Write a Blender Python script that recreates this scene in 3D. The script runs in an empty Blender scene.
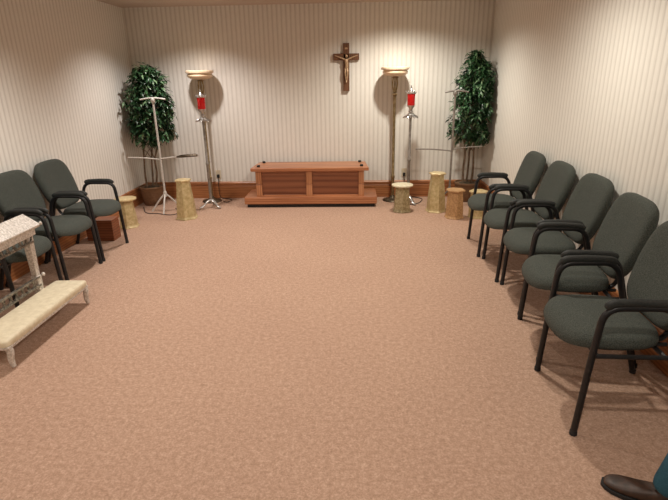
import bpy, bmesh, math, random
from mathutils import Vector, Matrix
PI = math.pi
S = bpy.context.scene
C = S.collection
random.seed(7)

# ---------------------------------------------------------------- camera
cd = bpy.data.cameras.new('camera'); cam = bpy.data.objects.new('camera', cd); C.objects.link(cam)
cd.sensor_width = 36; cd.lens = 497.04 * 36 / 668; cd.clip_start = 0.05
Rv = Vector((0.99925, 0.03530, -0.01604)); Fv = Vector((-0.03856, 0.94297, -0.33064))
Fv.normalize(); Uv = Rv.cross(Fv).normalized(); Rv = Fv.cross(Uv).normalized()
m = Matrix((( Rv.x, Uv.x, -Fv.x, 0), (Rv.y, Uv.y, -Fv.y, 0), (Rv.z, Uv.z, -Fv.z, 1.5932), (0, 0, 0, 1)))
cam.matrix_world = m
S.camera = cam

# ---------------------------------------------------------------- world, exposure, ceiling lights
w = bpy.data.worlds.new('world'); S.world = w; w.use_nodes = True
w.node_tree.nodes['Background'].inputs[0].default_value = (0.9, 0.8, 0.7, 1)
w.node_tree.nodes['Background'].inputs[1].default_value = 0.02
S.view_settings.view_transform = 'Standard'; S.view_settings.look = 'None'
S.view_settings.exposure = 0.47; S.view_settings.gamma = 1; S.view_settings.use_curve_mapping = False
CEIL = 2.44; XL = -2.883; XR = 1.740; YB = 6.777; YF = -1.9
LIGHTS = [(-1.93, 5.88, 72, (1.0, .92, .87)), (0.59, 5.88, 88, (1.0, .94, .83)),
          (-1.75, 3.45, 92, (1.0, .93, .86)), (0.75, 3.45, 74, (1.0, .94, .83)),
          (-1.90, 1.00, 50, (1.0, .92, .82)), (0.60, 1.00, 50, (1.0, .92, .82)),
          (-0.65, -0.9, 40, (1.0, .92, .82))]
for x, y, e, c in LIGHTS:
    wide = (130 if y > 5 else 144) if x < 0 else (150 if y > 5 else 166)
    ld = bpy.data.lights.new('downlight', 'SPOT'); ld.energy = e; ld.color = c
    ld.spot_size = math.radians(wide); ld.spot_blend = 0.75; ld.shadow_soft_size = 0.045
    lo = bpy.data.objects.new('downlight', ld); lo.location = (x, y, CEIL - 0.03); C.objects.link(lo)

# ---------------------------------------------------------------- materials
def newmat(name):
    mt = bpy.data.materials.new(name); mt.use_nodes = True
    nt = mt.node_tree; b = nt.nodes['Principled BSDF']
    return mt, nt, b
def N(nt, t, **kw):
    n = nt.nodes.new(t)
    for k, v in kw.items(): setattr(n, k, v)
    return n
def ramp(nt, fac, stops, interp='LINEAR'):
    r = N(nt, 'ShaderNodeValToRGB'); r.color_ramp.interpolation = interp
    el = r.color_ramp.elements
    while len(el) < len(stops): el.new(0.5)
    for e, (p, c) in zip(el, stops): e.position = p; e.color = (*c, 1)
    nt.links.new(fac, r.inputs[0]); return r.outputs[0]
def coord(nt, kind='Object', scale=(1, 1, 1)):
    tc = N(nt, 'ShaderNodeTexCoord'); mp = N(nt, 'ShaderNodeMapping'); mp.inputs['Scale'].default_value = scale
    nt.links.new(tc.outputs[kind], mp.inputs[0]); return mp.outputs[0]
def noise(nt, vec, scale, detail=3, rough=.6):
    n = N(nt, 'ShaderNodeTexNoise'); n.inputs['Scale'].default_value = scale
    n.inputs['Detail'].default_value = detail; n.inputs['Roughness'].default_value = rough
    nt.links.new(vec, n.inputs['Vector']); return n.outputs[0]
def bump(nt, b, h, strength, dist):
    bp = N(nt, 'ShaderNodeBump'); bp.inputs['Strength'].default_value = strength; bp.inputs['Distance'].default_value = dist
    nt.links.new(h, bp.inputs['Height']); nt.links.new(bp.outputs[0], b.inputs['Normal'])
def speck(name, c1, c2, scale, rough=.8, metal=0, bs=0.0, bd=.003, lo=.35, hi=.65, stretch=(1, 1, 1), mid=None):
    mt, nt, b = newmat(name)
    v = coord(nt, 'Object', stretch); n = noise(nt, v, scale)
    st = [(lo, c1), (hi, c2)] if mid is None else [(lo, c1), ((lo + hi) / 2, mid), (hi, c2)]
    nt.links.new(ramp(nt, n, st), b.inputs['Base Color'])
    b.inputs['Roughness'].default_value = rough; b.inputs['Metallic'].default_value = metal
    if bs: bump(nt, b, n, bs, bd)
    return mt
def wood(name, c1, c2, c3, axis='x', rough=.35, sc=1.0):
    mt, nt, b = newmat(name)
    st = {'x': (.7, 9, 9), 'y': (9, .7, 9), 'z': (9, 9, .7)}[axis]
    v = coord(nt, 'Object', tuple(s * sc for s in st)); n = noise(nt, v, 2.4, 5, .62)
    wv = N(nt, 'ShaderNodeTexWave'); wv.inputs['Scale'].default_value = 1.3; wv.inputs['Distortion'].default_value = 5
    wv.inputs['Detail'].default_value = 3; wv.bands_direction = 'Z' if axis != 'z' else 'X'
    nt.links.new(v, wv.inputs['Vector'])
    mx = N(nt, 'ShaderNodeMath', operation='MULTIPLY_ADD'); mx.inputs[1].default_value = .35
    nt.links.new(wv.outputs['Fac'], mx.inputs[0]); nt.links.new(n, mx.inputs[2])
    nt.links.new(ramp(nt, mx.outputs[0], [(.35, c1), (.62, c2), (.95, c3)]), b.inputs['Base Color'])
    b.inputs['Roughness'].default_value = rough; bump(nt, b, n, .08, .002)
    return mt

def wallpaper(name, axis):
    mt, nt, b = newmat(name)
    tc = N(nt, 'ShaderNodeTexCoord'); sp = N(nt, 'ShaderNodeSeparateXYZ'); nt.links.new(tc.outputs['Object'], sp.inputs[0])
    mu = N(nt, 'ShaderNodeMath', operation='MULTIPLY'); mu.inputs[1].default_value = 1 / 0.058
    nt.links.new(sp.outputs[axis], mu.inputs[0])
    fr = N(nt, 'ShaderNodeMath', operation='FRACT'); nt.links.new(mu.outputs[0], fr.inputs[0])
    L = (.82, .80, .74); D = (.66, .635, .575); M = (.75, .725, .665)
    col = ramp(nt, fr.outputs[0], [(0, M), (.10, L), (.50, L), (.60, M), (.66, D), (.80, D), (.88, M), (1.0, M)])
    n = noise(nt, coord(nt, 'Object', (1, 1, .25)), 60, 4)
    mx = N(nt, 'ShaderNodeMixRGB', blend_type='MULTIPLY'); mx.inputs[0].default_value = 1
    nt.links.new(col, mx.inputs[1]); nt.links.new(ramp(nt, n, [(.3, (.93, .93, .93)), (.7, (1, 1, 1))]), mx.inputs[2])
    nt.links.new(mx.outputs[0], b.inputs['Base Color']); b.inputs['Roughness'].default_value = .6
    return mt

def carpet():
    mt, nt, b = newmat('carpet')
    v = coord(nt); n1 = noise(nt, v, 95, 5, .85); n2 = noise(nt, v, 1.1, 2); n3 = noise(nt, v, 38, 4, .75)
    ad = N(nt, 'ShaderNodeMath', operation='MULTIPLY_ADD'); ad.inputs[1].default_value = .6
    nt.links.new(n3, ad.inputs[0]); nt.links.new(n1, ad.inputs[2])
    c = ramp(nt, ad.outputs[0], [(.55, (.30, .185, .127)), (.78, (.468, .305, .219)), (1.0, (.66, .46, .355))])
    mx = N(nt, 'ShaderNodeMixRGB', blend_type='MULTIPLY'); mx.inputs[0].default_value = 1
    nt.links.new(c, mx.inputs[1]); nt.links.new(ramp(nt, n2, [(.35, (.96, .95, .95)), (.65, (1.0, 1.0, 1.0))]), mx.inputs[2])
    nt.links.new(mx.outputs[0], b.inputs['Base Color']); b.inputs['Roughness'].default_value = .95
    b.inputs['Specular IOR Level'].default_value = .1
    bump(nt, b, ad.outputs[0], .5, .008)
    return mt

M_wall_x = wallpaper('wallpaper_back', 'X'); M_wall_y = wallpaper('wallpaper_side', 'Y')
M_carpet = carpet()
M_ceil = speck('ceiling_paint', (.52, .43, .36), (.58, .49, .42), 80, .9)
M_base = wood('baseboard_wood', (.20, .065, .02), (.33, .12, .04), (.45, .19, .075), 'x', .4)
M_basey = wood('baseboard_wood_side', (.20, .065, .02), (.33, .12, .04), (.45, .19, .075), 'y', .4)
M_oak = wood('oak', (.27, .09, .036), (.40, .155, .066), (.54, .24, .115), 'x', .32)
M_oakz = wood('oak_upright', (.33, .13, .055), (.46, .20, .09), (.58, .28, .14), 'z', .35)
M_panel = wood('panel_wood', (.15, .045, .022), (.25, .09, .042), (.32, .125, .06), 'x', .35, .35)
M_black = speck('black_metal', (.006, .006, .007), (.011, .011, .012), 40, .45)
M_rubber = speck('black_rubber', (.01, .01, .01), (.018, .018, .018), 60, .8)
M_fabric = speck('green_grey_fabric', (.020, .025, .021), (.082, .091, .076), 260, .95, 0, .4, .002)
M_arm = speck('arm_pad_vinyl', (.014, .016, .015), (.026, .029, .027), 120, .6)
M_gold = speck('gold_brocade', (.46, .35, .16), (.66, .54, .31), 30, .5, .2, .10, .003, mid=(.56, .45, .23))
M_olive = speck('olive_gold_brocade', (.27, .22, .11), (.52, .44, .27), 38, .5, .2, .25, .003)
M_tan = speck('tan_brocade', (.38, .21, .09), (.60, .37, .18), 55, .6, .1, .25, .003)
M_goldtop = speck('gold_rim', (.60, .46, .22), (.78, .64, .38), 30, .4, .2)
M_pale = speck('pale_cream_top', (.66, .58, .40), (.80, .73, .55), 30, .5)
M_brass = speck('antique_brass', (.20, .135, .06), (.38, .29, .16), 25, .36, .75)
M_bronze = speck('dark_bronze', (.05, .035, .02), (.11, .08, .05), 25, .4, .6)
M_silver = speck('silver_metal', (.42, .41, .40), (.66, .65, .63), 35, .28, .85)
M_white = speck('white_enamel', (.55, .53, .49), (.70, .68, .64), 35, .45, .1)
M_greym = speck('grey_enamel', (.20, .18, .16), (.32, .29, .26), 35, .45, .3)
M_glassw = speck('alabaster_glass', (.80, .60, .40), (.92, .76, .56), 14, .3)
M_cross = wood('cross_wood', (.08, .032, .014), (.13, .055, .026), (.19, .085, .042), 'z', .4)
M_corpus = speck('gilt_figure', (.36, .22, .12), (.52, .36, .22), 40, .5, .3)
M_bark = speck('bark', (.10, .065, .04), (.22, .15, .10), 45, .9, 0, .5, .004, stretch=(1, 1, .3))
M_soil = speck('moss', (.035, .025, .015), (.09, .07, .04), 60, 1)
M_basket = speck('wicker', (.11, .055, .025), (.24, .13, .065), 50, .8, 0, .8, .006, stretch=(1, 1, 3))
M_cush = speck('cream_vinyl', (.66, .58, .41), (.78, .70, .52), 25, .45, 0, .15, .003)
M_knee = speck('distressed_silver_leaf', (.42, .39, .35), (.78, .75, .71), 80, .45, .2, .5, .004, mid=(.62, .57, .51))
M_kdark = speck('tarnished_metal', (.05, .045, .035), (.34, .31, .26), 60, .4, .55, .6, .004)
M_jean = speck('blue_denim', (.012, .07, .11), (.03, .13, .19), 300, .9)
M_shoe = speck('brown_leather', (.030, .016, .010), (.065, .034, .022), 30, .5, 0, .2, .002)
M_skin = speck('skin', (.55, .32, .22), (.62, .38, .27), 30, .5)
M_shirt = speck('grey_shirt', (.12, .13, .15), (.18, .19, .21), 200, .9)
M_hair = speck('brown_hair', (.03, .018, .01), (.07, .04, .022), 80, .7)
M_plate = speck('ivory_plastic', (.60, .52, .38), (.66, .58, .44), 30, .4)
M_boxw = wood('box_wood', (.13, .036, .013), (.21, .062, .022), (.30, .10, .04), 'x', .45)
def redglass():
    mt, nt, b = newmat('red_glass')
    n = noise(nt, coord(nt), 20); nt.links.new(ramp(nt, n, [(.3, (.62, .004, .006)), (.7, (.85, .02, .02))]), b.inputs['Base Color'])
    b.inputs['Roughness'].default_value = .12; b.inputs['Transmission Weight'].default_value = .35
    b.inputs['Emission Color'].default_value = (1, .01, .012, 1); b.inputs['Emission Strength'].default_value = .04
    return mt
M_red = redglass()
def leafmat():
    mt, nt, b = newmat('ficus_leaf')
    g = N(nt, 'ShaderNodeNewGeometry')
    nt.links.new(ramp(nt, g.outputs['Random Per Island'], [(0, (.008, .026, .010)), (.5, (.018, .065, .022)), (.8, (.05, .13, .05)), (1, (.17, .27, .14))]), b.inputs['Base Color'])  # random greens; palest stops paint highlights onto scattered leaves
    b.inputs['Roughness'].default_value = .38
    return mt
M_leaf = leafmat()

# ---------------------------------------------------------------- mesh helpers
def obj(name, bm, mat, parent=None, smooth=True, loc=None, rz=0, bevel=0, sub=0):
    bmesh.ops.recalc_face_normals(bm, faces=bm.faces[:])
    me = bpy.data.meshes.new(name); bm.to_mesh(me); bm.free()
    mats = mat if isinstance(mat, (list, tuple)) else [mat]
    for mm in mats: me.materials.append(mm)
    if smooth:
        for p in me.polygons: p.use_smooth = True
        try: me.set_sharp_from_angle(angle=math.radians(42))
        except Exception: pass
    o = bpy.data.objects.new(name, me); C.objects.link(o)
    if parent: o.parent = parent
    if loc: o.location = loc
    o.rotation_euler.z = rz
    if bevel:
        bv = o.modifiers.new('bevel', 'BEVEL'); bv.width = bevel; bv.segments = 2; bv.limit_method = 'ANGLE'; bv.angle_limit = math.radians(40)
    if sub:
        s = o.modifiers.new('sub', 'SUBSURF'); s.levels = sub; s.render_levels = sub
    return o
def thing(name, label, cat, loc=(0, 0, 0), rz=0, group=None):
    o = bpy.data.objects.new(name, None); C.objects.link(o); o.location = loc; o.rotation_euler = (0, 0, rz)
    o.empty_display_size = .1
    o['label'] = label; o['category'] = cat
    if group: o['group'] = group
    return o
def tag(o, label, cat, group=None):
    o['label'] = label; o['category'] = cat
    if group: o['group'] = group
    return o
def struct(name, bm, mat, parent=None, **k):
    o = obj(name, bm, mat, parent, smooth=False, **k)
    if not parent: o['kind'] = 'structure'
    return o
def dup(root, loc, rz, label=None, group=None):
    r = root.copy(); C.objects.link(r); r.location = loc; r.rotation_euler = (0, 0, rz)
    if label: r['label'] = label
    if group: r['group'] = group
    for ch in list(root.children):
        c = ch.copy(); C.objects.link(c); c.parent = r
        for g in list(ch.children):
            d = g.copy(); C.objects.link(d); d.parent = c
    return r
def box(bm, x0, x1, y0, y1, z0, z1, mi=0):
    v = [bm.verts.new(p) for p in [(x0, y0, z0), (x1, y0, z0), (x1, y1, z0), (x0, y1, z0), (x0, y0, z1), (x1, y0, z1), (x1, y1, z1), (x0, y1, z1)]]
    for f in [(0, 3, 2, 1), (4, 5, 6, 7), (0, 1, 5, 4), (1, 2, 6, 5), (2, 3, 7, 6), (3, 0, 4, 7)]:
        fc = bm.faces.new([v[i] for i in f]); fc.material_index = mi
    return v
def hexa(bm, pts):   # 8 points, bottom four then top four
    v = [bm.verts.new(p) for p in pts]
    for f in [(0, 3, 2, 1), (4, 5, 6, 7), (0, 1, 5, 4), (1, 2, 6, 5), (2, 3, 7, 6), (3, 0, 4, 7)]:
        bm.faces.new([v[i] for i in f])
def lathe(bm, prof, n=28, cx=0, cy=0, rot=0, mi=0):
    rings = []
    for r, z in prof:
        rings.append([bm.verts.new((cx + r * math.cos(rot + 2 * PI * k / n), cy + r * math.sin(rot + 2 * PI * k / n), z)) for k in range(n)])
    for a, b in zip(rings, rings[1:]):
        for k in range(n):
            f = bm.faces.new((a[k], a[(k + 1) % n], b[(k + 1) % n], b[k])); f.material_index = mi
    for r in (rings[0], rings[-1]):
        f = bm.faces.new(r); f.material_index = mi
def smoothpath(pts, rep=6):
    out = []; P = [Vector(p) for p in pts]
    for i in range(len(P) - 1):
        p0 = P[max(i - 1, 0)]; p1 = P[i]; p2 = P[i + 1]; p3 = P[min(i + 2, len(P) - 1)]
        for k in range(rep):
            t = k / rep
            out.append(.5 * ((2 * p1) + (p2 - p0) * t + (2 * p0 - 5 * p1 + 4 * p2 - p3) * t * t + (3 * p1 - p0 - 3 * p2 + p3) * t ** 3))
    out.append(P[-1]); return out
def roundpath(pts, r, seg=5):   # polyline with rounded corners
    P = [Vector(p) for p in pts]; out = [P[0]]
    for i in range(1, len(P) - 1):
        a = (P[i - 1] - P[i]).normalized(); b = (P[i + 1] - P[i]).normalized()
        s = P[i] + a * r; e = P[i] + b * r
        for k in range(seg + 1):
            t = k / seg; out.append(s * (1 - t) ** 2 + P[i] * 2 * t * (1 - t) + e * t * t)
    out.append(P[-1]); return out
def tube(bm, pts, rad, n=10, sx=1.0, mi=0):
    P = [Vector(p) for p in pts]; rr = rad if isinstance(rad, (list, tuple)) else [rad] * len(P)
    if len(rr) != len(P): rr = [rr[0] + (rr[-1] - rr[0]) * i / (len(P) - 1) for i in range(len(P))]
    T = []
    for i in range(len(P)):
        a = P[max(i - 1, 0)]; b = P[min(i + 1, len(P) - 1)]; T.append((b - a).normalized())
    ref = Vector((1, 0, 0)) if abs(T[0].x) < .9 else Vector((0, 1, 0))
    u = (ref - T[0] * ref.dot(T[0])).normalized(); rings = []
    for i, p in enumerate(P):
        u = (u - T[i] * u.dot(T[i])).normalized(); v = T[i].cross(u)
        rings.append([bm.verts.new(p + (u * math.cos(2 * PI * k / n) * sx + v * math.sin(2 * PI * k / n)) * rr[i]) for k in range(n)])
    for a, b in zip(rings, rings[1:]):
        for k in range(n):
            f = bm.faces.new((a[k], a[(k + 1) % n], b[(k + 1) % n], b[k])); f.material_index = mi
    for r in (rings[0], rings[-1]):
        f = bm.faces.new(r); f.material_index = mi
def superell(n, a, b, e):
    out = []
    for k in range(n):
        t = 2 * PI * k / n; c, s = math.cos(t), math.sin(t)
        out.append((a * abs(c) ** (2 / e) * (1 if c >= 0 else -1), b * abs(s) ** (2 / e) * (1 if s >= 0 else -1)))
    return out
def pad(bm, outline, rings, fn):   # outline 2D; rings (scale, inset, h); fn maps (u, v, h) to a point
    R = []
    for s, h in rings:
        R.append([bm.verts.new(fn(u * s, v * s, h, s)) for u, v in outline])
    n = len(outline)
    for a, b in zip(R, R[1:]):
        for k in range(n): bm.faces.new((a[k], a[(k + 1) % n], b[(k + 1) % n], b[k]))
    for r, s, h in ((R[0], rings[0][0], rings[0][1]), (R[-1], rings[-1][0], rings[-1][1])):
        c = bm.verts.new(fn(0, 0, h, 0))
        for k in range(n): bm.faces.new((r[k], r[(k + 1) % n], c))
B = bmesh.new

# ---------------------------------------------------------------- the room
bm = B(); box(bm, XL - .1, XR + .1, YF - .1, YB + .1, -.1, 0); struct('floor', bm, M_carpet)
bm = B(); box(bm, XL - .1, XR + .1, YF - .1, YB + .1, CEIL, CEIL + .1); ceil = struct('ceiling', bm, M_ceil)
bm = B(); box(bm, XL - .1, XR + .1, YB, YB + .1, 0, CEIL); struct('wall_back', bm, M_wall_x)
bm = B(); box(bm, XL - .1, XR + .1, YF - .1, YF, 0, CEIL); struct('wall_front', bm, M_wall_x)
bm = B(); box(bm, XL - .1, XL, YF, YB, 0, CEIL); struct('wall_left', bm, M_wall_y)
bm = B(); box(bm, XR, XR + .1, YF, YB, 0, CEIL); struct('wall_right', bm, M_wall_y)
def baseboard(name, axis, a0, a1, face, sgn, mat):
    bm = B()
    prof = [(0, 0), (.016, 0), (.016, .165), (.011, .175), (.011, .185), (.022, .192), (.022, .214), (.012, .226), (0, .230)]
    ends = []
    for a in (a0, a1):
        ends.append([bm.verts.new((a, face + sgn * d, z) if axis == 'x' else (face + sgn * d, a, z)) for d, z in prof])
    n = len(prof)
    for k in range(n): bm.faces.new((ends[0][k], ends[0][(k + 1) % n], ends[1][(k + 1) % n], ends[1][k]))
    bm.faces.new(ends[0]); bm.faces.new(ends[1])
    return struct(name, bm, mat)
baseboard('baseboard_back', 'x', XL, XR, YB, -1, M_base)
baseboard('baseboard_left', 'y', YF, YB, XL, 1, M_basey)
baseboard('baseboard_right', 'y', YF, YB, XR, -1, M_basey)
# recessed can trims around each ceiling light
for i, (x, y, e, c) in enumerate(LIGHTS):
    bm = B(); lathe(bm, [(.055, CEIL - .001), (.105, CEIL - .001), (.10, CEIL - .008), (.075, CEIL - .010), (.055, CEIL - .004)], 24, x, y)
    struct('light_trim', bm, M_plate, ceil)

# ---------------------------------------------------------------- armchairs (front towards +X local, feet line at x = 0)
def make_chair(label):
    t = thing('armchair', label, 'chair')
    # seat cushion
    bm = B(); ol = superell(44, .214, .252, 3.2)
    def fs(u, v, h, s):
        x = -.158 + u; z = h + .024
        f = max(0, (u - .10) / .125); z -= .035 * f * f
        x += .018 * (1 - (v / .255) ** 2) * (1 if u > 0 else 0)
        z += .010 * max(0, 1 - s * s)
        y = v * (1 - .05 * (-u / .214)) if u < 0 else v
        return (x, y, z)
    pad(bm, ol, [(.88, .406), (.955, .409), (.99, .417), (1.0, .430), (.99, .443), (.955, .457), (.88, .467), (.7, .472), (.4, .474)], fs)
    seat = obj('seat', bm, M_fabric, t)
    # backrest
    bm = B(); ol = []
    for k in range(48):
        a = 2 * PI * k / 48; c, s = math.cos(a), math.sin(a); e = 3.9 if s > 0 else 4.0
        wv = .255 * abs(c) ** (2 / e) * (1 if c >= 0 else -1); hv = .236 * abs(s) ** (2 / e) * (1 if s >= 0 else -1)
        wv *= 1.0 - .10 * (hv < 0) * (-hv / .236) - .05 * (hv > 0) * (hv / .236)
        ol.append((wv, hv))
    def fb(u, v, h, s):
        q = v + .236; lean = .30
        bow = -.018 * (1 - (u / .262) ** 2) - .02 * math.sin(min(1, q / .472) * PI) * 0.5
        x = -.360 - q * lean + bow + h
        z = .477 + q * .955 + h * lean
        return (x, u, z)
    pad(bm, ol, [(.82, -.030), (.94, -.026), (.99, -.012), (1.0, .004), (.985, .020), (.94, .031), (.85, .037), (.6, .039), (.3, .039)], fb)
    obj('backrest', bm, M_fabric, t)
    # side frames: front leg, arm and rear leg of one bent tube; arm pad on top
    for sy in (-1, 1):
        y = sy * .268
        bm = B()
        tube(bm, roundpath([(0, y, .012), (-.022, y, .40), (-.042, y, .650), (-.33, y, .655), (-.385, y, .46), (-.515, y, .012)], .075, 6), .0150, 12)
        fr = obj('side_frame', bm, M_black, t)
        bm = B()
        n = 12; path = roundpath([(-.046, y, .648), (-.067, y, .672), (-.17, y, .676), (-.295, y, .671), (-.325, y, .655)], .02, 3)
        rr = [.009] + [.0145] * (len(path) - 2) + [.011]
        tube(bm, path, rr, 12, 1.45)
        obj('arm_pad', bm, M_arm, t)
        for x, z in ((0, 0), (-.516, 0)):
            bm = B(); lathe(bm, [(.012, z), (.017, z + .002), (.017, z + .022), (.014, z + .028)], 12, x, y)
            obj('foot_cap', bm, M_rubber, t)
    bm = B()
    for x in (-.045, -.33): tube(bm, [(x, -.268, .418), (x, .268, .418)], .011, 8)
    for y in (-.16, .16): tube(bm, [(-.03, y, .424), (-.39, y, .424)], .010, 8)
    for sy in (-1, 1):
        tube(bm, [(-.021, sy * .268, .418), (-.398, sy * .268, .418)], .011, 8)
    obj('seat_frame', bm, M_black, t)
    for y in (-.13, .13):
        bm = B(); tube(bm, roundpath([(-.30, y, .424), (-.385, y, .424), (-.487, y, .70)], .05, 4), .010, 8, 1.6)
        obj('back_support', bm, M_black, t)
    return t
G = 'dark green-grey armchairs along the walls'
c5 = make_chair('nearest green-grey armchair on the right, its front legs clear of all others')
c5.location = (1.030, 2.205, 0); c5.rotation_euler = (0, 0, PI - .04); c5['group'] = G
specs = [((1.165, 4.612), PI - .05, 'green-grey armchair by the right wall, closest to the leafy corner tree'),
         ((1.172, 4.020), PI - .05, 'second green-grey armchair from the back wall in the right-hand row'),
         ((1.172, 3.430), PI - .05, 'middle green-grey armchair of the five along the right wall'),
         ((1.110, 2.832), PI - .11, 'green-grey armchair directly behind the nearest one in the right-hand row'),
         ((-2.325, 4.520), .02, 'green-grey armchair on the left wall, farthest back, small wooden box under it'),
         ((-2.320, 3.925), -.01, 'green-grey armchair in the middle of the left wall row'),
         ((-2.335, 3.33), 0, 'green-grey armchair half hidden behind the silvery kneeler at the left edge')]
for (x, y), r, lab in specs:
    d = dup(c5, (x, y, 0), r, lab, G)
    d.scale.z = .965 if x < 0 else 1 - .012 * max(0, y - 3)

# ---------------------------------------------------------------- low bier / platform in oak
t = thing('wooden_bier', 'low oak bier with recessed panels on a wide plinth against the back wall', 'bier', (-.545, 6.43, 0))
bm = B(); box(bm, -.85, .85, -.23, .27, .045, .135); pl = obj('plinth', bm, M_oak, t, False, bevel=.006)
bm = B(); box(bm, -.82, .82, -.20, .25, .0, .046); obj('plinth_gap_shade', bm, M_black, t, False)  # black block painting in the shade of the gap beneath the plinth
bm = B(); box(bm, -.655, .655, -.135, .21, .134, .462); obj('body', bm, M_panel, t, False)
for x0, x1 in ((-.70, -.625), (-.055, .025), (.615, .685)):
    bm = B(); box(bm, x0, x1, -.165, -.12, .134, .286); box(bm, x0 + .006, x1 - .006, -.160, -.12, .286, .298); box(bm, x0, x1, -.165, -.12, .298, .462)
    obj('post', bm, M_oakz, t, False, bevel=.004)
bm = B(); box(bm, -.655, .655, -.148, -.130, .134, .150); box(bm, -.655, .655, -.148, -.130, .442, .462); obj('rail', bm, M_oak, t, False, bevel=.003)
bm = B(); hexa(bm, [(-.755, -.20, .462), (.745, -.20, .462), (.71, .29, .462), (-.72, .29, .462), (-.755, -.20, .505), (.745, -.20, .505), (.71, .29, .505), (-.72, .29, .505)])
obj('top_board', bm, M_oak, t, False, bevel=.008)
for x, y in ((-.665, -.10), (.655, -.10), (-.645, .21), (.635, .21)):
    bm = B(); lathe(bm, [(.020, .504), (.022, .510), (.022, .522), (.016, .528)], 14, x, y); obj('bier_pin', bm, M_rubber, t)

# ---------------------------------------------------------------- crucifix
t = thing('crucifix', 'dark wooden crucifix with a gilt figure, hanging on the back wall', 'crucifix', (-.080, 6.745, 1.405))
bm = B(); box(bm, -.040, .040, -.012, .030, 0, .575); box(bm, -.165, .165, -.012, .030, .372, .452)
obj('cross', bm, M_cross, t, False, bevel=.006)
bm = B(); box(bm, -.018, .018, -.016, -.010, .50, .522); obj('title_plate', bm, M_corpus, t, False, bevel=.002)
bm = B()
tube(bm, smoothpath([(0, -.030, .385), (.003, -.034, .35), (.006, -.032, .31), (.0, -.030, .275)], 4), [.021, .024, .020, .018][0:1] + [.024] * 6 + [.021] * 5 + [.018], 10)
for s in (-1, 1):
    tube(bm, smoothpath([(s * .012, -.030, .378), (s * .06, -.026, .398), (s * .105, -.022, .415), (s * .145, -.020, .428)], 4), [.011, .006], 8)
tube(bm, smoothpath([(-.009, -.030, .28), (-.012, -.042, .215), (-.004, -.026, .13)], 5), [.014, .007], 8)
tube(bm, smoothpath([(.010, -.030, .28), (.016, -.044, .215), (.004, -.030, .13)], 5), [.014, .007], 8)
tube(bm, [(0, -.026, .13), (0, -.038, .105)], [.010, .006], 8)
lathe(bm, [(.006, .398), (.015, .408), (.018, .422), (.014, .436), (.004, .442)], 12, .004, -.034)
obj('corpus', bm, M_corpus, t)

# ---------------------------------------------------------------- torchiere lamps
def torchiere(label, loc):
    t = thing('torchiere_lamp', label, 'floor lamp', loc, 0, 'torchiere floor lamps by the back wall')
    bm = B(); lathe(bm, [(.02, 1.572), (.07, 1.578), (.125, 1.590), (.150, 1.604), (.158, 1.620), (.156, 1.634), (.150, 1.640), (.150, 1.648), (.170, 1.653), (.174, 1.664), (.172, 1.682), (.165, 1.686), (.155, 1.680), (.14, 1.655), (.08, 1.62), (.02, 1.61)], 36)
    obj('lamp_bowl', bm, M_glassw, t)
    bm = B(); lathe(bm, [(.045, 1.556), (.048, 1.562), (.03, 1.570), (.02, 1.572)], 20)
    for s in (-1, 1):
        tube(bm, smoothpath([(s * .022, 0, 1.56), (s * .030, 0, 1.50), (s * .026, 0, 1.44), (s * .008, 0, 1.395)], 4), [.011, .009], 8)
    lathe(bm, [(.010, 1.38), (.026, 1.385), (.028, 1.395), (.014, 1.405), (.008, 1.56)], 16)
    obj('neck', bm, M_brass, t)
    bm = B(); lathe(bm, [(.022, .05), (.021, .30), (.026, .31), (.026, .33), (.019, .34), (.017, 1.00), (.020, 1.30), (.022, 1.345), (.033, 1.352), (.033, 1.364), (.018, 1.375), (.010, 1.385)], 18)
    obj('pole', bm, M_brass, t)
    bm = B(); lathe(bm, [(.125, 0), (.130, .008), (.122, .018), (.085, .028), (.045, .038), (.03, .06), (.018, .075)], 32); obj('base', bm, M_bronze, t)
    return t
t1 = torchiere('brass torchiere lamp right of the crucifix with cream glass bowl', (.528, 6.565, 0))
dup(t1, (-1.925, 6.58, 0), .3, 'brass torchiere lamp left of the bier with cream glass bowl, behind a red lamp stand')

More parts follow.
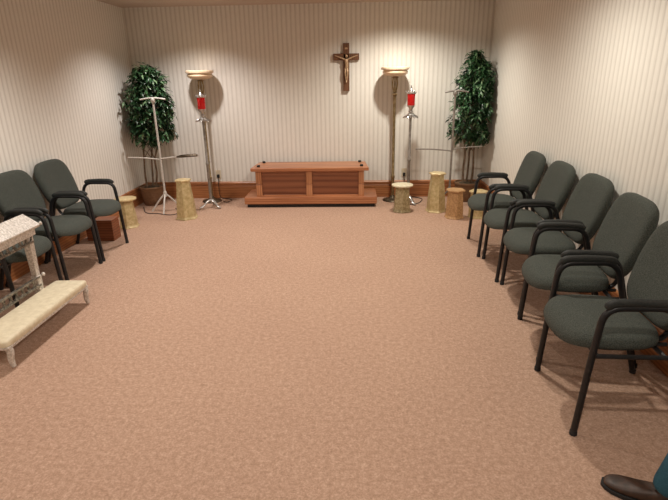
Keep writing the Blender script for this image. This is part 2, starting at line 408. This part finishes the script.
# ---------------------------------------------------------------- red sanctuary lamp stands
def candle_stand(label, loc):
    t = thing('candle_stand', label, 'candle stand', loc, 0, 'red glass lamp stands')
    bm = B(); lathe(bm, [(.018, .085), (.018, .55), (.022, .56), (.022, .58), (.016, .59), (.015, 1.09)], 14); obj('pole', bm, M_greym, t)
    for k in range(3):
        a = -1.25 + k * 2 * PI / 3 + .25
        bm = B(); p = smoothpath([(0, 0, .105), (.05 * math.cos(a), .05 * math.sin(a), .085), (.11 * math.cos(a), .11 * math.sin(a), .03), (.155 * math.cos(a), .155 * math.sin(a), .013)], 4)
        tube(bm, p, [.016, .012], 8, 1.3); obj('leg', bm, M_silver, t)
    bm = B(); lathe(bm, [(.012, 1.085), (.020, 1.09), (.012, 1.11), (.016, 1.14), (.034, 1.165), (.020, 1.175), (.024, 1.20), (.046, 1.225), (.052, 1.236), (.02, 1.238)], 20)
    for k in range(6):
        a = k * PI / 3
        ca, sa = math.cos(a), math.sin(a)
        tube(bm, smoothpath([(.015 * ca, .015 * sa, 1.13), (.045 * ca, .045 * sa, 1.112), (.078 * ca, .078 * sa, 1.100), (.090 * ca, .090 * sa, 1.085)], 3), [.013, .004], 6, 1.6)
    obj('holder', bm, M_silver, t)
    bm = B(); lathe(bm, [(.040, 1.236), (.047, 1.245), (.047, 1.345), (.050, 1.375), (.044, 1.378)], 24); obj('glass_shade', bm, M_red, t)
    bm = B(); lathe(bm, [(.054, 1.372), (.056, 1.385), (.040, 1.392), (.026, 1.405), (.012, 1.42), (.006, 1.43), (.011, 1.445), (.006, 1.465), (.002, 1.475)], 20)
    for k in range(6):
        a = k * PI / 3
        ca, sa = math.cos(a), math.sin(a)
        tube(bm, smoothpath([(.048 * ca, .048 * sa, 1.376), (.062 * ca, .062 * sa, 1.390), (.070 * ca, .070 * sa, 1.408)], 3), [.009, .003], 6)
    obj('crown', bm, M_silver, t)
    return t
s1 = candle_stand('thin stand with red glass lamp between the right torchiere and a gold pedestal', (.716, 6.38, 0))
dup(s1, (-1.838, 6.23, 0), .5, 'thin stand with red glass lamp in front of the left torchiere')

# ---------------------------------------------------------------- pedestals
def pedestal(label, loc, h, rb, rt, mat, top, mtop, rz=0, round_top=False):
    t = thing('pedestal', label, 'pedestal', loc, rz, 'short flower pedestals near the back wall')
    bm = B(); lathe(bm, [(rb, 0), (rb * 1.0, .012), (rb * .93, .03), (rt + (rb - rt) * .55, h * .4), (rt + .003, h * .85), (rt, h - .02)], 6, rot=PI / 6)
    obj('body', bm, mat, t, smooth=False)
    bm = B(); lathe(bm, [(top * .9, h - .022), (top, h - .017), (top, h - .003), (top * .96, h)], 28 if round_top else 6, rot=PI / 6)
    obj('top_plate', bm, mtop, t, smooth=round_top)
    bm = B(); lathe(bm, [(rb * 1.05, 0), (rb * 1.05, .010), (rb * .98, .016), (rb * .9, .016)], 6, rot=PI / 6); obj('foot_rim', bm, mat, t, smooth=False)
    return t
pedestal('short gold pedestal with round pale top beside the far left armchair', (-2.56, 5.38, 0), .335, .108, .075, M_gold, .118, M_goldtop, .2, True)
pedestal('taller gold pedestal standing in front of the left lamps', (-2.005, 5.74, 0), .47, .130, .082, M_gold, .098, M_goldtop, .1)
pedestal('short olive gold pedestal with round pale top right of the bier', (.602, 6.00, 0), .335, .118, .085, M_olive, .130, M_pale, 0, True)
pedestal('tallest gold pedestal of the group on the right', (1.018, 5.99, 0), .475, .125, .080, M_gold, .102, M_goldtop, .15)
pedestal('short tan pedestal just right of the tall gold one', (1.185, 5.69, 0), .335, .110, .085, M_tan, .112, M_tan, .1)
pedestal('short yellow pedestal mostly hidden behind the far right armchair', (1.452, 5.70, 0), .315, .105, .085, M_gold, .108, M_goldtop, .4)

# ---------------------------------------------------------------- metal flower stands
def flower_stand(label, loc, pz, bar, arms, feet, mat, tip, tips):
    t = thing('flower_stand', label, 'flower stand', loc, 0, 'metal flower stands in the back corners')
    bm = B(); tube(bm, [(0, 0, .20), (0, 0, pz)], .0125, 12); lathe(bm, [(.020, .19), (.022, .20), (.022, .25), (.018, .26)], 12)
    obj('pole', bm, mat, t)
    bm = B(); p = smoothpath([(bar[0], 0, pz - .006), (bar[0] * .5, 0, pz + .006), (0, 0, pz + .010), (bar[1] * .5, 0, pz + .006), (bar[1], 0, pz - .006)], 3); tube(bm, p, .010, 8, 1.7)
    lathe(bm, [(.02, pz - .04), (.026, pz - .03), (.026, pz + .002), (.02, pz + .01)], 12)
    obj('top_bar', bm, mat, t)
    for (ex, ez), tp in zip(arms, tips):
        bm = B(); tube(bm, smoothpath([(0, 0, ez - .03), (ex * .2, 0, ez - .018), (ex * .6, 0, ez - .004), (ex, 0, ez)], 4), .008, 8)
        a = obj('arm', bm, mat, t)
        if tp:
            bm = B(); s = 1 if ex > 0 else -1
            tube(bm, [(ex - s * .26, -.0, ez - .008), (ex - s * .2, 0, ez), (ex - s * .03, 0, ez + .012), (ex, 0, ez + .008)], [.010, .018, .018, .010], 8, 1.9)
            obj('arm_rest', bm, tip, t)
    for fx, fy in feet:
        bm = B(); tube(bm, smoothpath([(0, 0, .235), (fx * .45, fy * .45, .145), (fx, fy, .011)], 4), .0105, 8); obj('leg', bm, mat, t)
    return t
flower_stand('pale metal flower stand with crossbar in front of the left corner tree', (-2.360, 6.05, 0), 1.37, (-.150, .150), [(-.40, .685), (.465, .695)],
             [(-.175, -.04), (.16, .10), (.02, -.18)], M_white, M_bronze, (False, True))
flower_stand('grey metal flower stand with crossbar in front of the right corner tree', (1.205, 6.16, 0), 1.395, (-.12, .15), [(-.44, .735), (.36, .755)],
             [(-.03, -.17), (-.15, .07), (.16, .04)], M_greym, M_greym, (False, False))

# ---------------------------------------------------------------- potted artificial trees
def corner_tree(label, loc, crown, seed, ztop):
    rnd = random.Random(seed)
    t = thing('potted_tree', label, 'potted tree', loc, 0, 'potted ficus trees in the back corners')
    bm = B(); lathe(bm, [(.105, 0), (.115, .01), (.135, .09), (.150, .18), (.158, .225), (.165, .235), (.163, .250), (.150, .252), (.145, .235)], 28)
    obj('planter', bm, M_basket, t)
    bm = B(); lathe(bm, [(.144, .20), (.144, .222), (.10, .236), (.02, .242)], 20); obj('moss', bm, M_soil, t)
    starts = [(-.05, -.02), (.05, .0), (.0, .05)]
    for k, (sx, sy) in enumerate(starts):
        ex, ey = crown[0] + sx * 2.2, crown[1] + sy
        pts = [(sx, sy, .21)]
        for j in range(1, 6):
            f = j / 5; pts.append((sx + (ex - sx) * f + rnd.uniform(-.025, .025), sy + (ey - sy) * f + rnd.uniform(-.02, .02), .21 + (ztop - .55 - .21) * f))
        bm = B(); tube(bm, smoothpath(pts, 5), [.015, .007], 8)
        for q in range(6):   # side twigs
            f = .5 + .5 * q / 6; i = min(4, int(f * 5)); b = Vector(pts[i]); a = rnd.uniform(0, 2 * PI)
            e = b + Vector((math.cos(a) * .16, math.sin(a) * .13, rnd.uniform(.12, .25)))
            tube(bm, smoothpath([b, (b + e) / 2 + Vector((0, 0, .03)), e], 3), [.005, .0025], 5)
        obj('trunk', bm, M_bark, t)
    # foliage: drooping sprays of pointed leaves inside the crown outline
    bm = B(); x0, x1 = crown[2], crown[3]
    prof = crown[4]   # list of (z, centre x, half width x, half width y)
    def at(z):
        for a, b in zip(prof, prof[1:]):
            if a[0] <= z <= b[0]:
                f = (z - a[0]) / (b[0] - a[0]); return [a[i] + (b[i] - a[i]) * f for i in (1, 2, 3)]
        return list(prof[-1][1:])
    zs0, zs1 = prof[0][0], prof[-1][0]
    def leaf(p, d, L, Wd):
        d = d.normalized(); s = d.cross(Vector((rnd.uniform(-.5, .5), rnd.uniform(-.5, .5), 1))).normalized(); n = d.cross(s)
        base = p; mid = p + d * L * .42; tip = p + d * L + Vector((0, 0, -L * .18))
        ps = [base, mid + s * Wd + n * Wd * .35, p + d * L * .75 + s * Wd * .6, tip, p + d * L * .75 - s * Wd * .6, mid - s * Wd + n * Wd * .35]
        vs = [bm.verts.new(q) for q in ps]; c = bm.verts.new(mid); c2 = bm.verts.new(p + d * L * .75)
        for f in ((vs[0], vs[1], c), (vs[1], vs[2], c2, c), (vs[2], vs[3], c2), (vs[3], vs[4], c2), (vs[4], vs[5], c, c2), (vs[5], vs[0], c)): bm.faces.new(f)
    for q in range(430):
        z = zs0 + (zs1 - zs0) * rnd.random() ** .95; cx, hx, hy = at(z)
        a = rnd.uniform(0, 2 * PI); r = rnd.random() ** .45
        x = cx + hx * r * math.cos(a); y = crown[1] + hy * r * math.sin(a)
        out = Vector((math.cos(a), math.sin(a), .25)); p = Vector((x, y, z)); d = out * .55 + Vector((rnd.uniform(-.4, .4), rnd.uniform(-.4, .4), rnd.uniform(-.5, .3)))
        for j in range(7):
            side = Vector((rnd.uniform(-1, 1), rnd.uniform(-1, 1), rnd.uniform(-.9, .25)))
            pp = p + d.normalized() * .018 * j - out * .045
            pp.x = min(max(pp.x, x0), x1); pp.y = min(pp.y, crown[5])
            dd = (d.normalized() * .5 + side)
            L = rnd.uniform(.058, .095)
            ed = dd.normalized()
            if pp.x + ed.x * L < x0 or pp.x + ed.x * L > x1: dd.x = -dd.x
            if pp.y + ed.y * L > crown[5]: dd.y = -abs(dd.y)
            leaf(pp, dd, L, rnd.uniform(.013, .020))
            d.z -= .09
    f = obj('foliage', bm, M_leaf, t, smooth=False)
    return t
# profile in local coordinates (z, cx, hx, hy)
corner_tree('leafy potted ficus in the left back corner, behind the pale flower stand', (-2.680, 6.44, 0),
            (.10, -.02, -.145, .44, [(.88, .12, .16, .14), (.95, .11, .28, .22), (1.15, .12, .30, .25), (1.38, .12, .29, .25), (1.54, .13, .24, .20), (1.68, .14, .18, .16), (1.76, .12, .10, .09)], .29), 3, 1.75)
corner_tree('leafy potted ficus in the right back corner, tallest sprig near the wall', (1.50, 6.53, 0),
            (-.02, -.05, -.36, .215, [(.85, .08, .14, .12), (.90, .02, .25, .19), (1.00, -.05, .28, .22), (1.20, .0, .24, .22), (1.45, .01, .23, .20), (1.60, .02, .21, .17), (1.70, .03, .13, .11), (1.86, -.01, .06, .06)], .21), 11, 1.83)

# ---------------------------------------------------------------- wall outlets, cords
def outlet(label, x):
    t = thing('wall_outlet', label, 'outlet', (x, YB - .001, .335), 0, 'outlets on the back wall')
    bm = B(); box(bm, -.035, .035, -.006, 0, -.057, .057); obj('cover_plate', bm, M_plate, t, False, bevel=.002)
    bm = B(); box(bm, -.016, .016, -.040, -.006, -.045, .0); obj('plug', bm, M_rubber, t, False, bevel=.004)
    return t
outlet('wall outlet with black plug behind the left torchiere', -1.858)
outlet('wall outlet with black plug behind the right red lamp stand', .696)
def cord(label, pts):
    bm = B(); tube(bm, smoothpath(pts, 8), .0045, 6); return tag(obj('power_cord', bm, M_rubber), label, 'cord', 'black power cords')
cord('black cord running from the left outlet to the torchiere foot', [(-1.858, 6.737, .31), (-1.855, 6.72, .20), (-1.84, 6.71, .03), (-1.74, 6.70, .006), (-1.66, 6.62, .006), (-1.70, 6.50, .006), (-1.755, 6.53, .008)])
cord('black cord running from the right outlet down to the carpet', [(.696, 6.737, .31), (.70, 6.72, .18), (.73, 6.715, .03), (.86, 6.70, .006), (.93, 6.58, .006), (.84, 6.36, .006), (.70, 6.31, .006), (.637, 6.46, .008)])
cord('black cord lying loose on the carpet near the left gold pedestals', [(-2.75, 6.26, .006), (-2.60, 5.97, .006), (-2.42, 5.92, .006), (-2.24, 5.86, .006), (-2.16, 6.02, .006), (-2.30, 6.18, .006)])

# ---------------------------------------------------------------- small wooden box
t = thing('wooden_box', 'small reddish-brown wooden box on the carpet under the far left armchair', 'box', (-2.66, 4.93, 0))
bm = B(); box(bm, -.12, .165, -.075, .09, 0, .205); obj('box_body', bm, M_boxw, t, False, bevel=.004)
bm = B(); box(bm, -.123, .168, -.079, .094, .205, .222); obj('lid', bm, M_boxw, t, False, bevel=.004)

# ---------------------------------------------------------------- kneeler (prie-dieu)
t = thing('kneeler', 'silvery ornate kneeler with cream padded step at the left edge of the picture', 'kneeler', (-2.2, 2.9, 0))
# local: x to the room, y along the wall
def kl(x, y, z): return (x + 2.2, y - 2.9, z)
bm = B(); ol = superell(60, .120, .462, 16)
pad(bm, ol, [(.97, .150), (1.0, .155), (1.0, .178), (.985, .188), (.95, .194), (.8, .198), (.4, .199)], lambda u, v, h, s: (u + .105, v - .010, h))
obj('kneeling_pad', bm, M_cush, t)
bm = B(); box(bm, -.008, .222, -.468, .448, .132, .152); obj('step_frame', bm, M_knee, t, False, bevel=.005)
for y in (-.440, .425):
    for x, s in ((.200, 1), (.02, -1)):
        bm = B(); tube(bm, smoothpath([(x, y, .118), (x + s * .006, y, .09), (x - s * .004, y, .05), (x + s * .004, y, .02), (x + s * .014, y, .007)], 4), [.022, .020, .017] + [.014] * 9 + [.013, .013, .012, .013, .014][:5], 8) if False else tube(bm, smoothpath([(x, y, .138), (x + s * .008, y, .11), (x + s * .002, y, .06), (x + s * .006, y, .026), (x + s * .012, y, .012)], 4), [.023, .011], 8)
        obj('leg', bm, M_knee, t)
# uprights, lower fret rail, slanted book rest with fretwork
ux = -.035
for y in (-.235, .27):
    bm = B()
    hexa(bm, [(ux - .022, y - .020, .0), (ux + .022, y - .020, .0), (ux + .022, y + .020, .0), (ux - .022, y + .020, .0), (ux - .026, y - .024, .30), (ux + .026, y - .024, .30), (ux + .026, y + .024, .30), (ux - .026, y + .024, .30)])
    hexa(bm, [(ux - .020, y - .020, .30), (ux + .020, y - .020, .30), (ux + .020, y + .020, .30), (ux - .020, y + .020, .30), (ux - .026, y - .026, .60), (ux + .026, y - .026, .60), (ux + .026, y + .026, .60), (ux - .026, y + .026, .60)])
    obj('upright', bm, M_knee, t, False, bevel=.005)
    bm = B(); box(bm, ux, .05, y - .012, y + .012, .075, .105); obj('side_rail', bm, M_kdark, t, False, bevel=.003)
    s_ = 1 if y > 0 else -1
    bm = B(); lathe(bm, [(.006, .657), (.009, .662), (.011, .670), (.008, .678), (.003, .682)], 12, ux + .085, y + s_ * .045); obj('finial', bm, M_knee, t)
    bm = B(); lathe(bm, [(.008, .287), (.012, .292), (.013, .300), (.009, .308), (.003, .312)], 12, ux + .035, y + s_ * .03); obj('finial', bm, M_knee, t)
def fret(z0, z1, x, name):
    bm = B(); y0, y1 = -.235, .27
    box(bm, x - .010, x + .012, y0, y1, z0, z0 + .012); box(bm, x - .010, x + .012, y0, y1, z1 - .012, z1)
    n = 8
    for k in range(n):
        yc = y0 + (k + .5) * (y1 - y0) / n; hw = (y1 - y0) / n / 2; zc = (z0 + z1) / 2; hh = (z1 - z0) / 2 - .006
        pts = [(x, yc + hw * math.cos(a) * .92, zc + hh * math.sin(a)) for a in [2 * PI * j / 12 for j in range(13)]]
        tube(bm, pts, .0065, 6)
        tube(bm, [(x, yc - hw, z0 + .006), (x, yc - hw * .9, z1 - .006)], .006, 6)
    obj(name, bm, M_kdark, t)
fret(.225, .295, ux + .016, 'lower_fret_rail')
fret(.545, .620, ux + .030, 'upper_fret_rail')
bm = B(); hexa(bm, [(ux + .075, -.285, .645), (ux + .075, .315, .645), (ux - .035, .315, .718), (ux - .035, -.285, .718), (ux + .085, -.285, .664), (ux + .085, .315, .664), (ux - .025, .315, .737), (ux - .025, -.285, .737)])
hexa(bm, [(ux - .026, -.26, .595), (ux + .05, -.26, .595), (ux + .05, .295, .595), (ux - .026, .295, .595), (ux - .026, -.26, .712), (ux + .05, -.26, .662), (ux + .05, .295, .662), (ux - .026, .295, .712)])
obj('book_rest', bm, M_knee, t, False, bevel=.004)

# ---------------------------------------------------------------- person standing at the right, only one foot in view
def person():
    t = thing('person', 'seated person in blue jeans, one brown leather shoe in the lower right corner', 'person', (1.385, .97, 0))
    # local axes are the room's: the person faces +Y, hips at the origin, legs stretched forward
    def skin(name, verts, edges, radii, mat, parent=t):
        me = bpy.data.meshes.new(name); me.from_pydata(verts, edges, []); me.materials.append(mat)
        o = bpy.data.objects.new(name, me); C.objects.link(o); o.parent = parent
        sk = o.modifiers.new('skin', 'SKIN'); sk.use_smooth_shade = True
        for v, q in zip(me.skin_vertices[0].data, radii): v.radius = q if isinstance(q, tuple) else (q, q)
        me.skin_vertices[0].data[0].use_root = True
        su = o.modifiers.new('sub', 'SUBSURF'); su.levels = 2; su.render_levels = 2
        return o
    legs = [[(-.085, .04, .575), (-.125, .40, .535), (-.165, .52, .30), (-.188, .557, .115)], [(.095, .04, .575), (.14, .41, .535), (.135, .46, .30), (.13, .46, .115)]]
    V = [(0, 0, .60), (0, -.02, .76), (0, -.03, .92), (0, -.03, 1.07), (0, -.02, 1.15), (0, .0, 1.22), (0, .01, 1.32)]
    E_ = [(i, i + 1) for i in range(6)]; Rr = [(.14, .11), (.13, .10), (.16, .11), (.12, .08), .052, .075, .082]
    for s, lg in zip((-1, 1), legs):
        i = len(V); V += [(s * .18, -.03, 1.04), (s * .215, .02, .80), (s * .14, .20, .70), (s * .12, .27, .685)]; Rr += [.055, .042, .028, .03]
        E_ += [(3, i), (i, i + 1), (i + 1, i + 2), (i + 2, i + 3)]
        j = len(V); V += lg; Rr += [.085, .058, .048, .038]
        E_ += [(0, j), (j, j + 1), (j + 1, j + 2), (j + 2, j + 3)]
        for q, L in enumerate((.060, .072, .076, .064)):
            k = len(V); fx = s * (.155 - q * .021); fy = .315
            V += [(fx, fy, .685), (fx - s * .004, fy + L * .6, .670), (fx - s * .006, fy + L, .652)]; Rr += [.0095, .0085, .0075]; E_ += [(i + 3, k), (k, k + 1), (k + 1, k + 2)]
        k = len(V); V += [(s * .075, .275, .675), (s * .055, .310, .662)]; Rr += [.011, .009]; E_ += [(i + 3, k), (k, k + 1)]
    skin('body', V, E_, Rr, M_skin)
    V = [(0, .0, .60)]; E_ = []
    for lg in legs:
        j = len(V); V += lg + [tuple(Vector(lg[3]) + Vector((-.004 if lg[0][0] < 0 else 0, .004, -.045)))]; E_ += [(0, j)] + [(j + k, j + k + 1) for k in range(4)]
    skin('jeans', V, E_, [(.16, .125)] + [.098, .076, .066, .058, .060] * 2, M_jean)
    V = [(0, 0, .62), (0, -.02, .76), (0, -.03, .92), (0, -.03, 1.06), (-.18, -.03, 1.04), (-.215, .02, .80), (-.15, .18, .71), (.18, -.03, 1.04), (.215, .02, .80), (.15, .18, .71)]
    skin('shirt', V, [(0, 1), (1, 2), (2, 3), (3, 4), (4, 5), (5, 6), (3, 7), (7, 8), (8, 9)], [(.165, .13), (.15, .118), (.175, .125), (.12, .09), .068, .052, .038, .068, .052, .038], M_shirt)
    skin('hair', [(0, -.02, 1.35), (0, .0, 1.375), (0, -.055, 1.28)], [(0, 1), (0, 2)], [.088, .058, .058], M_hair)
    for (fx, fy), hd in (((-.181, .554), math.radians(57)), ((.13, .47), math.radians(4))):
        bm = B()   # shoe upper lofted from heel to toe
        sec = [(-.075, .028, .012, .062), (-.06, .036, .010, .085), (-.02, .038, .010, .092), (.04, .040, .010, .082), (.09, .044, .010, .064), (.14, .049, .010, .050), (.18, .045, .010, .044), (.208, .034, .012, .037), (.222, .016, .014, .028)]
        rings = []
        for y, hw, z0, z1 in sec:
            rg = []
            for k in range(16):
                a = 2 * PI * k / 16; c, sn = math.cos(a), math.sin(a)
                rg.append(bm.verts.new((hw * abs(c) ** .7 * (1 if c > 0 else -1), y, (z0 + z1) / 2 + (z1 - z0) / 2 * abs(sn) ** .7 * (1 if sn > 0 else -1))))
            rings.append(rg)
        for a, b in zip(rings, rings[1:]):
            for k in range(16): bm.faces.new((a[k], a[(k + 1) % 16], b[(k + 1) % 16], b[k]))
        bm.faces.new(rings[0]); bm.faces.new(rings[-1])
        sh = obj('shoe', bm, M_shoe, t, sub=1, loc=(fx, fy, 0), rz=hd)
        bm = B(); ol = [(-.078, .030), (-.05, .040), (.03, .041), (.09, .046), (.14, .052), (.185, .047), (.212, .034), (.228, .014)]
        pts = [(w_, y) for y, w_ in ol] + [(-w_, y) for y, w_ in reversed(ol)]
        lo = [bm.verts.new((x, y, .0)) for x, y in pts]; hi = [bm.verts.new((x, y, .018)) for x, y in pts]; n = len(pts)
        bm.faces.new(lo); bm.faces.new(hi)
        for k in range(n): bm.faces.new((lo[k], lo[(k + 1) % n], hi[(k + 1) % n], hi[k]))
        obj('sole', bm, M_rubber, sh, bevel=.003)
    return t
person()
dup(c5, (1.375, 1.27, 0), PI / 2 + .08, 'green-grey armchair under the seated person at the lower right corner', G)
